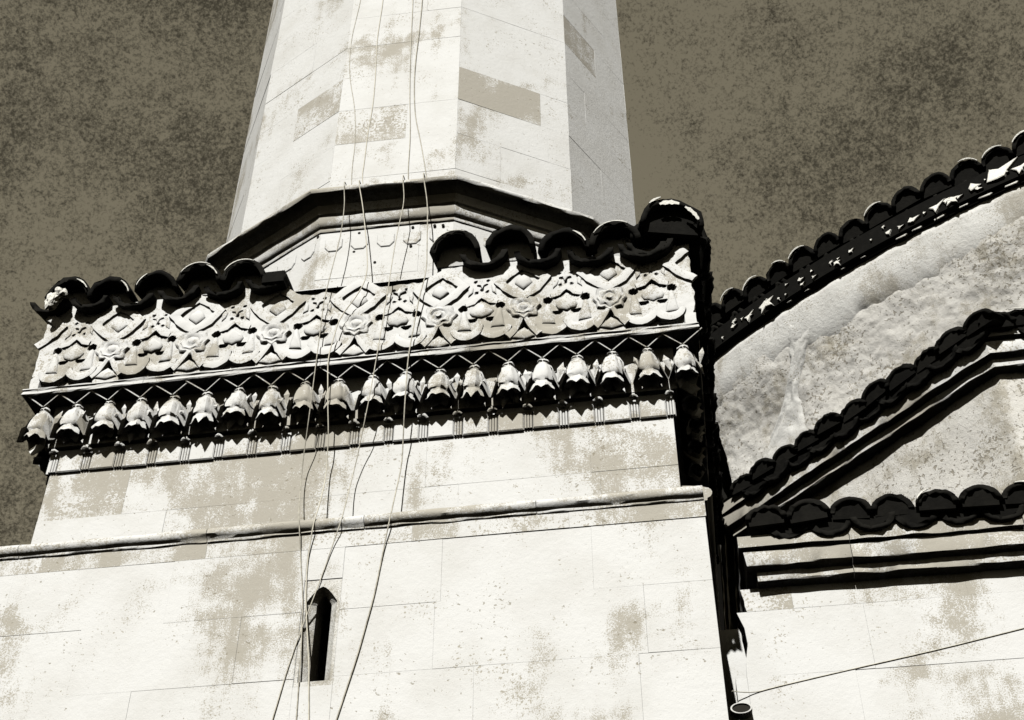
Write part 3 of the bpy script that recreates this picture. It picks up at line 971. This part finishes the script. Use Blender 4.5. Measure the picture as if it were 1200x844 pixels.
# eave tiles, shared meshes
ec = [tile_mesh('cover_tile', .104, .34, True, seed=s + 50, sag=.9) for s in range(4)]
ep = [tile_mesh('pan_tile', .106, .34, False, seed=s + 60, sag=.92) for s in range(3)]
eplug = plug_mesh('bedding_shade_plug', .085, .016)  # dark fills paint the shade inside the tile mouths
pplug = plug_mesh('bedding_shade_plug', .084, .012, up=False)
ebed = [bead_mesh('mortar_glint', .096, 35, 110, .0045, seed=21), bead_mesh('mortar_glint', .094, 20, 70, .005, seed=22), bead_mesh('mortar_glint', .097, 110, 160, .004, seed=23)]
pbed = [bead_mesh('mortar_glint', .096, 200, 265, .005, seed=24), bead_mesh('mortar_glint', .096, 270, 335, .005, seed=25), bead_mesh('mortar_glint', .096, 215, 320, .004, seed=26)]
def eave_tiles(p0, p1, n, zc, s=1.0, tilt=12, bead=.3, pan_bead=0.3, end=True, skip=(), jit=1.0, pan_drop=.052, flat=1.0):
    """row of cover and pan tiles whose mouths lie on the line p0-p1 (outside on the right)"""
    a, b = Vector(p0), Vector(p1); t = (b - a).normalized(); rz = atan2(t.y, t.x)
    inn = Vector((-t.y, t.x))
    for i in range(n):
        q = a.lerp(b, (i + .0) / max(1, n - 1))
        q2 = q + inn * random.uniform(-.02, .012) * jit
        rot = (radians(tilt + random.uniform(-4, 4) * jit), radians(random.uniform(-6, 6) * jit), rz + radians(random.uniform(-4, 4) * jit))
        k = s * random.uniform(.97, 1.04)
        if i not in skip:
            o = mchild(put('cover_tile', ec[i % 4], 'tile', None, (q2.x, q2.y, zc + random.uniform(-.008, .008) * jit), rot, (k, 1, k * flat)))
            put('bedding_shade_plug', eplug, 'tile', o)
            if random.random() < bead: put('mortar_glint', random.choice(ebed), 'mortar', o, (0, -.001, 0))
        if i < n - 1 or end:
            q3 = q + t * ((b - a).length / max(1, n - 1) / 2) + inn * (.02 + random.uniform(-.012, .012) * jit)
            o = mchild(put('pan_tile', ep[i % 3], 'tile', None, (q3.x, q3.y, zc - pan_drop * s + random.uniform(-.006, .006)), (radians(tilt * .8), radians(random.uniform(-4, 4) * jit), rz), (s, 1, s * flat)))
            put('bedding_shade_plug', pplug, 'tile', o)
            if random.random() < pan_bead: put('mortar_glint', random.choice(pbed), 'mortar', o, (0, -.001, .012))
random.seed(4)
eave_tiles((2.02, .305), (2.02 + .1995 * 34, .305), 35, -.966, 1.0, bead=.3, pan_bead=.4, pan_drop=.004, flat=.84)
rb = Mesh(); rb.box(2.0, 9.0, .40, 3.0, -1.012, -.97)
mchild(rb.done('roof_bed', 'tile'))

# lower polygonal drum
zl = .597
ch0, ch1 = (2.05, 2.82), (3.575, 1.295)
dpath = [(2.05, 5.0), ch0, ch1, (6.9, 1.295), (8.4, 2.8)]
V = []; F = []
DN = []
for a, b in zip(dpath[:-1], dpath[1:]):
    a, b = Vector(a), Vector(b); m = max(2, int((b - a).length / .05))
    DN += [a.lerp(b, i / m) for i in range(m)]
DN.append(Vector(dpath[-1]))
NZD = 36
for p in DN:
    for j in range(NZD + 1):
        z = -1.05 + (zl + .04 + 1.05) * j / NZD
        d = .020 * noise.noise(Vector((p.x * 3, p.y * 3, z * 3))) + .010 * noise.noise(Vector((p.x * 13, p.y * 13, z * 13)))
        V.append((p.x, p.y - d, z))
m = NZD + 1
for i in range(len(DN) - 1):
    for j in range(NZD): F.append((i * m + j, i * m + j + 1, (i + 1) * m + j + 1, (i + 1) * m + j))
mchild(put('drum_wall', raw('drum_wall', V, F, True), 'drum'))
lp = eave_profile(1.12, zl)
for seg in ([dpath[0], dpath[1], (2.8, 2.07)], [(2.803, 2.067), ch1, (3.9, 1.295)], [(3.903, 1.295), (5.2, 1.295)], [(5.203, 1.295), dpath[3], dpath[4]]):
    o = mchild(put('eave_moulding', sweep(lp, seg, name='eave_moulding', jitter=.008, sub=.05, seed=seg[0][0]), 'cornice'))
    autosmooth(o, 40)
# tile mouths stand .3 m outside the wall line
def off(path, d):
    out = []
    for i, p in enumerate(path):
        P_ = Vector(p)
        t1 = (P_ - Vector(path[i - 1])).normalized() if i else (Vector(path[1]) - P_).normalized()
        t2 = (Vector(path[i + 1]) - P_).normalized() if i < len(path) - 1 else t1
        n1 = Vector((t1.y, -t1.x)); n2 = Vector((t2.y, -t2.x)); mm = (n1 + n2).normalized()
        out.append(P_ + mm * d / max(.3, mm.dot(n1)))
    return out
OD = off(dpath, .205)
nA = int(round((OD[2] - OD[1]).length / .215)) + 1
eave_tiles(OD[1].lerp(OD[2], .13), OD[2], nA - 1, .825, 1.14, bead=.12, pan_bead=.0, end=False, flat=.72, pan_drop=.02)
nB = int(round((OD[3] - OD[2]).length / .235))
step = (OD[3] - OD[2]) / nB
eave_tiles(OD[2] + step, OD[3], nB, .825, 1.16, bead=.4, pan_bead=.4, flat=.72, pan_drop=.02)
eave_tiles(OD[2] + step * .45, OD[2] + step * .46, 1, .815, 1.1, flat=.75, bead=0, pan_bead=0, end=False)
# roof of the lower drum up to the upper one
rr = Mesh()
o1 = off(dpath, .16)
rr.add([(p.x, p.y, zl + .255) for p in o1] + [(5.6, 5.6, 1.15)], [(i, i + 1, len(o1)) for i in range(len(o1) - 1)])
mchild(rr.done('drum_roof', 'lead'))

# upper round drum
UC = Vector((7.9, 9.4)); UR = 8.08
def upol(deg, r, z): return (UC.x + r * cos(radians(deg)), UC.y + r * sin(radians(deg)), z)
def flare(z):
    t = max(0, min(1, (z - 1.75) / 1.0)); return .20 * t * t * (3 - 2 * t)
def drum_bulge(deg, z):
    p = Vector((upol(deg, UR, z)))
    d = .035 * noise.noise(p * 1.7) + .014 * noise.noise(p * 5.2) + .008 * noise.noise(p * 15) + .006 * noise.noise(p * 36)
    return d * (1 - .75 * max(0, min(1, (z - 2.50) / .12)))
A0, A1, ND, NZU = -136.2, -96.0, 340, 150
V = []; F = []
for i in range(ND + 1):
    deg = A0 + (A1 - A0) * i / ND
    for j in range(NZU + 1):
        z = .6 + (2.82 - .6) * j / NZU
        V.append(upol(deg, UR + flare(z) + drum_bulge(deg, z), z))
m = NZU + 1
for i in range(ND):
    for j in range(NZU): F.append((i * m + j, i * m + j + 1, (i + 1) * m + j + 1, (i + 1) * m + j))
mchild(put('upper_drum_wall', raw('upper_drum_wall', V, F, True), 'drum'))
# plaster cove under its eave
cove = [(-.024, 2.40), (-.006, 2.46), (.008, 2.54), (.018, 2.62), (.020, 2.70), (.024, 2.78), (.030, 2.838), (-.2, 2.85)]
V = []; F = []; m = len(cove)
for i in range(161):
    deg = -136.2 + (39.2) * i / 160
    wv = .13 * noise.noise(Vector((deg * .35, 0, 0))) + .06 * noise.noise(Vector((deg * 1.6, 0, 2))) + .02 * noise.noise(Vector((deg * 6, 0, 2)))
    for s, (o_, z) in enumerate(cove):
        zz_ = z + (wv * (1 - s / 4) if s < 4 else 0)
        V.append(upol(deg, UR + flare(zz_) + o_ - .02 * (s == 0) + .014 * noise.noise(Vector((deg * .9, s * .7, 4))) + .004 * noise.noise(Vector((deg * 6, s * 2, 4))), zz_))
for i in range(160):
    for s in range(m - 1): F.append((i * m + s, i * m + s + 1, (i + 1) * m + s + 1, (i + 1) * m + s))
mchild(put('plaster_cove', raw('plaster_cove', V, F, True), 'plaster'))
# plaster ridge running down from the cove, spreading at its foot
V = []; F = []; N1, N2 = 60, 16
for i in range(N1 + 1):
    t = i / N1
    z = 2.70 - 1.08 * t
    cdeg = -128.2 - 5.6 * t + 1.4 * t * t + .10 * sin(7 * t)
    wid = .60 + 1.6 * max(0, .26 - t) / .26 + 1.75 * max(0, min(1, (t - .48) / .34)) ** 1.5
    for j in range(N2 + 1):
        s = j / N2 * 2 - 1
        e = (1 - s * s)
        o_ = -.028 + (.034 + .022 * t) * min(1, e * 1.5) ** 1.1 + .022 * noise.noise(Vector((t * 9, s * 3, 3))) + .010 * noise.noise(Vector((t * 30, s * 7, 3)))
        wob = .22 * noise.noise(Vector((t * 7, 11 + (s > 0) * 5, 0)))
        V.append(upol(cdeg + s * (wid + wob), UR + flare(z) + o_, z))
for i in range(N1):
    for j in range(N2):
        a = i * (N2 + 1) + j
        F.append((a, a + 1, a + N2 + 2, a + N2 + 1))
mchild(put('plaster_ridge', raw('plaster_ridge', V, F, True), 'plaster'))
# two courses of tiles on the upper eave
uc = [tile_mesh('cover_tile', .120, .45, True, seed=s + 80) for s in range(4)]
up = [tile_mesh('pan_tile', .105, .42, False, seed=s + 90) for s in range(3)]
uplug = plug_mesh('bedding_shade_plug', .104, .03)
ubead = [bead_mesh('mortar_glint', .117, 60, 145, .006, seed=41), bead_mesh('mortar_glint', .117, 30, 100, .005, seed=42)]
stars = [blob_mesh('mortar_star', k, r, sd_, .03) for k, r, sd_ in ((4, .062, 1), (3, .055, 2), (5, .065, 3), (3, .04, 4))]
dash = block_mesh('lit_tile_dash', [(-.05, -.008), (.03, -.014), (.055, .004), (.02, .014), (-.045, .008)], .02, ch=.004, gap=0, proud=.004)  # pale dash painting sunlight on the lower tile course's front face
STEP = 1.64
random.seed(8)
i = 0
deg = -137.4
while deg < -98:
    rz = radians(deg) + pi / 2
    big_ = random.uniform(.98, 1.1)
    px = upol(deg, UR + .30 + random.uniform(-.015, .015), 3.12 + max(0, -124 - deg) * .008 + random.uniform(-.012, .012))
    o = mchild(put('cover_tile', uc[i % 4], 'tile', None, px, (radians(16), radians(random.uniform(-6, 6)), rz), (big_, 1, big_)))
    put('bedding_shade_plug', uplug, 'tile', o)
    if random.random() < .3: put('mortar_glint', random.choice(ubead), 'mortar', o, (0, -.001, .004))
    mchild(put('pan_tile', up[i % 3], 'tile', None, upol(deg + STEP / 2, UR + .285, 3.075 + max(0, -124 - deg) * .006), (radians(12), radians(random.uniform(-5, 5)), rz + radians(STEP / 2)), (1, 1, .8)))
    deg += STEP; i += 1
for i, (dg, z, sc_) in enumerate([(-132.69, 2.915, .5), (-131.52, 2.905, .8), (-130.3, 2.885, 1.2), (-128.86, 2.83, .4), (-127.77, 2.79, .35), (-126.98, 2.87, .4), (-125.52, 2.86, .5),
                                  (-122.35, 2.81, .85), (-121.0, 2.815, .75), (-119.62, 2.79, 1.0), (-118.82, 2.80, .85), (-117.54, 2.835, 1.5), (-116.3, 2.865, 1.9), (-115.2, 2.86, 1.1), (-113.4, 2.86, 1.0), (-111, 2.86, 1.2)]):
    mchild(put('mortar_star', stars[i % 4], 'mortar', None, upol(dg, UR + .306, max(z + .03, 2.885 + .045 * sc_)), (radians(-8), random.uniform(-.7, .2), radians(dg) + pi / 2), (sc_ * 1.35, 1, sc_ * .95)))
rs = random.Random(5)
for i in range(26):
    dg = -134.5 + 22 * (i + rs.uniform(-.3, .3)) / 26
    sc_ = rs.uniform(.22, .5)
    mchild(put('mortar_star', stars[(i * 3) % 4], 'mortar', None, upol(dg, UR + .306, rs.uniform(2.91, 3.0)), (radians(-4), rs.uniform(-.9, .3), radians(dg) + pi / 2), (sc_ * 1.3, 1, sc_)))
for i, (dg, z) in enumerate([(-128.9, 2.848), (-127.69, 2.83), (-125.4, 2.815), (-124.1, 2.81), (-121.83, 2.80), (-120.95, 2.80), (-119.67, 2.80), (-118.38, 2.795), (-117.23, 2.795), (-115.86, 2.79), (-114.4, 2.79), (-112.9, 2.79)]):
    sc_ = .5 if i < 4 else random.uniform(.8, 1.1)
    mchild(put('lit_tile_dash', dash, 'mortar', None, upol(dg, UR + .265, 2.856), (radians(-8), random.uniform(-.15, .1), radians(dg) + pi / 2), (sc_, 1, sc_)))
# near-black slab closing the eave, added to give a straight shadow line
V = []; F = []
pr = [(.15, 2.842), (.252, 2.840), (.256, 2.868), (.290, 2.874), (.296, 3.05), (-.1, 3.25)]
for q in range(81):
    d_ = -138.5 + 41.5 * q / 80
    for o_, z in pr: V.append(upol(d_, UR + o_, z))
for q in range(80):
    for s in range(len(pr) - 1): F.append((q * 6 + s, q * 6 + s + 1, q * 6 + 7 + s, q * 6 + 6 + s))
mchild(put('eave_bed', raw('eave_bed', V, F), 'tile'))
V = []; F = []
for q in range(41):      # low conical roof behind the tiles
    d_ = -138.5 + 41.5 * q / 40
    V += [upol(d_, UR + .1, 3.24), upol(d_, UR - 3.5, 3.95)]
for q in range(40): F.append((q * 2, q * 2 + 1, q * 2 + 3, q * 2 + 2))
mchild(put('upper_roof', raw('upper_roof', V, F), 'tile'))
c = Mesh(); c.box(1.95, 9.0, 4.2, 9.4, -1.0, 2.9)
mchild(c.done('upper_shade_core', 'tile'))  # near-black colour puts the gap's shade onto this added mass

# ---- spout at the foot of the wall corner
sp = empty('drain_spout', (1.80, .47, -1.83))
tag(sp, 'pale stone spout with dark round mouth beside the minaret corner', 'drain spout')
SPI = Matrix.Translation((1.80, .47, -1.83)).inverted()
def pipe(r0, r1, y0, y1, seg=20):
    V = []; F = []
    for r, y in ((r0, y1), (r0, y0), (r1, y0), (r1, y1)):
        V += [(r * cos(2 * pi * i / seg), y, r * .55 * sin(2 * pi * i / seg)) for i in range(seg)]
    for k in range(3):
        for i in range(seg):
            F.append((k * seg + i, k * seg + (i + 1) % seg, (k + 1) * seg + (i + 1) % seg, (k + 1) * seg + i))
    F.append(tuple(3 * seg + i for i in range(seg)))
    return raw('spout_pipe', V, F)
o = put('spout_pipe', pipe(.048, .041, -.03, .03), 'plaster', None, (1.80, .47, -1.858)); o.parent = sp; o.matrix_parent_inverse = SPI
d_ = Mesh(); d_.add([(.0415 * cos(2 * pi * i / 16), 0, .0225 * sin(2 * pi * i / 16)) for i in range(16)] + [(.0415 * cos(2 * pi * i / 16), .005, .0225 * sin(2 * pi * i / 16)) for i in range(16)],
                    [tuple(range(16)), tuple(range(16, 32))] + [(i, (i + 1) % 16, 16 + (i + 1) % 16, 16 + i) for i in range(16)])
o = d_.done('spout_mouth', 'void', None, loc=(1.80, .447, -1.858)); o.parent = sp; o.matrix_parent_inverse = SPI

# ================================================================== CABLES
CABLES = [
 ('leftmost of four cables on the minaret shaft, ending left of the slit window', .0027,
  [(-0.25, 0.146, 6.2), (-0.25, 0.146, 4.6), (-0.255, 0.146, 3.817), (-0.252, 0.146, 3.604), (-0.269, 0.146, 3.375), (-0.285, 0.146, 3.153), (-0.28, 0.146, 2.863), (-0.25, 0.146, 2.625), (-0.204, 0.146, 2.392), (-0.172, 0.146, 2.042), (-0.177, 0.146, 1.757), (-0.161, 0.146, 1.55), (-0.157, 0.135, 1.497), (-0.155, 0.085, 1.476), (-0.153, 0.02, 1.462), (-0.151, -0.036, 1.445), (-0.15, -0.046, 1.42), (-0.148, -0.046, 1.39), (-0.146, -0.042, 1.355), (-0.137, -0.03, 1.246), (-0.141, -0.019, 1.019), (-0.161, -0.014, 0.848), (-0.179, -0.014, 0.676), (-0.196, -0.014, 0.51), (-0.197, -0.014, 0.36), (-0.197, -0.014, 0.214), (-0.198, -0.014, 0.073), (-0.199, -0.013, -0.065), (-0.2, -0.011, -0.198), (-0.207, 0.006, -0.315), (-0.224, 0.052, -0.416), (-0.24, 0.092, -0.519), (-0.24, 0.106, -0.668), (-0.207, 0.026, -0.883), (-0.19, 0.029, -1.006), (-0.184, 0.06, -1.107), (-0.166, 0.06, -1.227), (-0.148, 0.06, -1.344), (-0.138, 0.06, -1.48), (-0.128, 0.06, -1.612), (-0.124, 0.06, -1.732), (-0.119, 0.06, -1.848), (-0.115, 0.06, -1.962), (-0.108, 0.06, -2.104), (-0.158, 0.062, -3.3), (-0.20800000000000002, 0.062, -6.29)]),
 ('second cable from the left, kinked at the frieze and crossing the slit window edge', .0031,
  [(-0.1, 0.146, 6.2), (-0.1, 0.146, 4.6), (-0.096, 0.146, 3.782), (-0.089, 0.146, 3.568), (-0.096, 0.146, 3.338), (-0.103, 0.146, 3.116), (-0.095, 0.146, 2.897), (-0.087, 0.146, 2.685), (-0.083, 0.146, 2.369), (-0.099, 0.146, 2.113), (-0.101, 0.146, 1.824), (-0.107, 0.146, 1.681), (-0.084, 0.146, 1.55), (-0.076, 0.135, 1.497), (-0.071, 0.085, 1.476), (-0.067, 0.02, 1.462), (-0.064, -0.036, 1.445), (-0.06, -0.046, 1.42), (-0.057, -0.046, 1.39), (-0.052, -0.042, 1.355), (-0.029, -0.029, 1.229), (-0.005, -0.021, 1.053), (0.017, -0.014, 0.881), (0.038, -0.014, 0.66), (-0.005, -0.014, 0.515), (-0.097, -0.014, 0.355), (-0.117, -0.014, 0.208), (-0.137, -0.014, 0.065), (-0.124, -0.012, -0.084), (-0.112, -0.011, -0.228), (-0.106, 0.051, -0.414), (-0.115, 0.092, -0.512), (-0.114, 0.106, -0.63), (-0.108, 0.036, -0.835), (-0.127, 0.026, -0.965), (-0.139, 0.05, -1.058), (-0.146, 0.06, -1.158), (-0.135, 0.06, -1.345), (-0.118, 0.06, -1.467), (-0.101, 0.06, -1.586), (-0.084, 0.06, -1.701), (-0.071, 0.06, -1.835), (-0.058, 0.06, -1.966), (-0.044, 0.06, -2.108), (-0.094, 0.062, -3.3), (-0.14400000000000002, 0.062, -6.29)]),
 ('cable running straight down the shaft then slanting left past the slit window', .0027,
  [(0.11, 0.146, 6.2), (0.11, 0.146, 4.6), (0.117, 0.146, 3.734), (0.127, 0.146, 3.521), (0.133, 0.146, 3.215), (0.138, 0.146, 2.921), (0.148, 0.146, 2.639), (0.159, 0.146, 2.368), (0.181, 0.146, 2.021), (0.18, 0.146, 1.696), (0.192, 0.146, 1.55), (0.196, 0.135, 1.497), (0.199, 0.085, 1.476), (0.2, 0.02, 1.462), (0.202, -0.036, 1.445), (0.204, -0.046, 1.42), (0.205, -0.046, 1.39), (0.208, -0.042, 1.355), (0.219, -0.029, 1.225), (0.201, -0.022, 1.073), (0.183, -0.015, 0.924), (0.172, -0.014, 0.752), (0.163, -0.014, 0.584), (0.153, -0.014, 0.421), (0.14, -0.014, 0.222), (0.127, -0.014, 0.03), (0.117, -0.012, -0.102), (0.107, -0.011, -0.232), (0.086, 0.018, -0.342), (0.061, 0.062, -0.439), (0.039, 0.095, -0.543), (0.018, 0.109, -0.656), (0.023, 0.039, -0.829), (0.011, 0.026, -0.955), (-0.029, 0.056, -1.07), (-0.059, 0.06, -1.2), (-0.092, 0.06, -1.336), (-0.141, 0.06, -1.524), (-0.164, 0.06, -1.631), (-0.186, 0.06, -1.735), (-0.204, 0.06, -1.846), (-0.223, 0.06, -1.954), (-0.244, 0.06, -2.094), (-0.294, 0.062, -3.3), (-0.344, 0.062, -6.29)]),
 ('rightmost cable on the minaret, crossing the frieze and dropping right of the slit window', .0033,
  [(0.21, 0.146, 6.2), (0.21, 0.146, 4.6), (0.192, 0.146, 3.717), (0.195, 0.146, 3.506), (0.188, 0.146, 3.104), (0.177, 0.146, 2.819), (0.179, 0.146, 2.542), (0.199, 0.146, 2.23), (0.241, 0.146, 2.01), (0.286, 0.146, 1.717), (0.308, 0.146, 1.55), (0.315, 0.135, 1.497), (0.319, 0.085, 1.476), (0.321, 0.02, 1.462), (0.324, -0.036, 1.445), (0.327, -0.046, 1.42), (0.329, -0.046, 1.39), (0.333, -0.042, 1.355), (0.356, -0.027, 1.187), (0.361, -0.02, 1.031), (0.365, -0.014, 0.834), (0.371, -0.014, 0.638), (0.34, -0.014, 0.465), (0.325, -0.014, 0.309), (0.31, -0.014, 0.156), (0.296, -0.013, 0.008), (0.295, -0.011, -0.165), (0.29, 0.007, -0.318), (0.278, 0.067, -0.449), (0.272, 0.102, -0.596), (0.262, 0.055, -0.79), (0.249, 0.026, -0.965), (0.229, 0.051, -1.059), (0.214, 0.06, -1.163), (0.202, 0.06, -1.27), (0.189, 0.06, -1.375), (0.163, 0.06, -1.515), (0.138, 0.06, -1.652), (0.113, 0.06, -1.762), (0.088, 0.06, -1.87), (0.064, 0.06, -1.975), (0.031, 0.06, -2.113), (-0.019000000000000003, 0.062, -3.3), (-0.069, 0.062, -6.29)]),
]
for lab, r, pts in CABLES:
    o = tube('cable', pts, r, 'cable')
    tag(o, lab, 'cable', 'cables hanging down the minaret')
o = tube('wall_wire', [(1.768, .45, -1.769), (1.853, .4945, -1.766), (1.95, .4945, -1.744), (2.164, .4945, -1.706), (2.398, .4945, -1.666), (2.709, .4945, -1.614), (2.943, .4945, -1.569),
                       (3.1, .4945, -1.539), (3.336, .4945, -1.49), (5, .4945, -1.25), (8.9, .485, -.9 - .35)], .0024, 'wire')
tag(o, 'thin wire slanting upward across the mosque wall from the drain spout', 'wire')
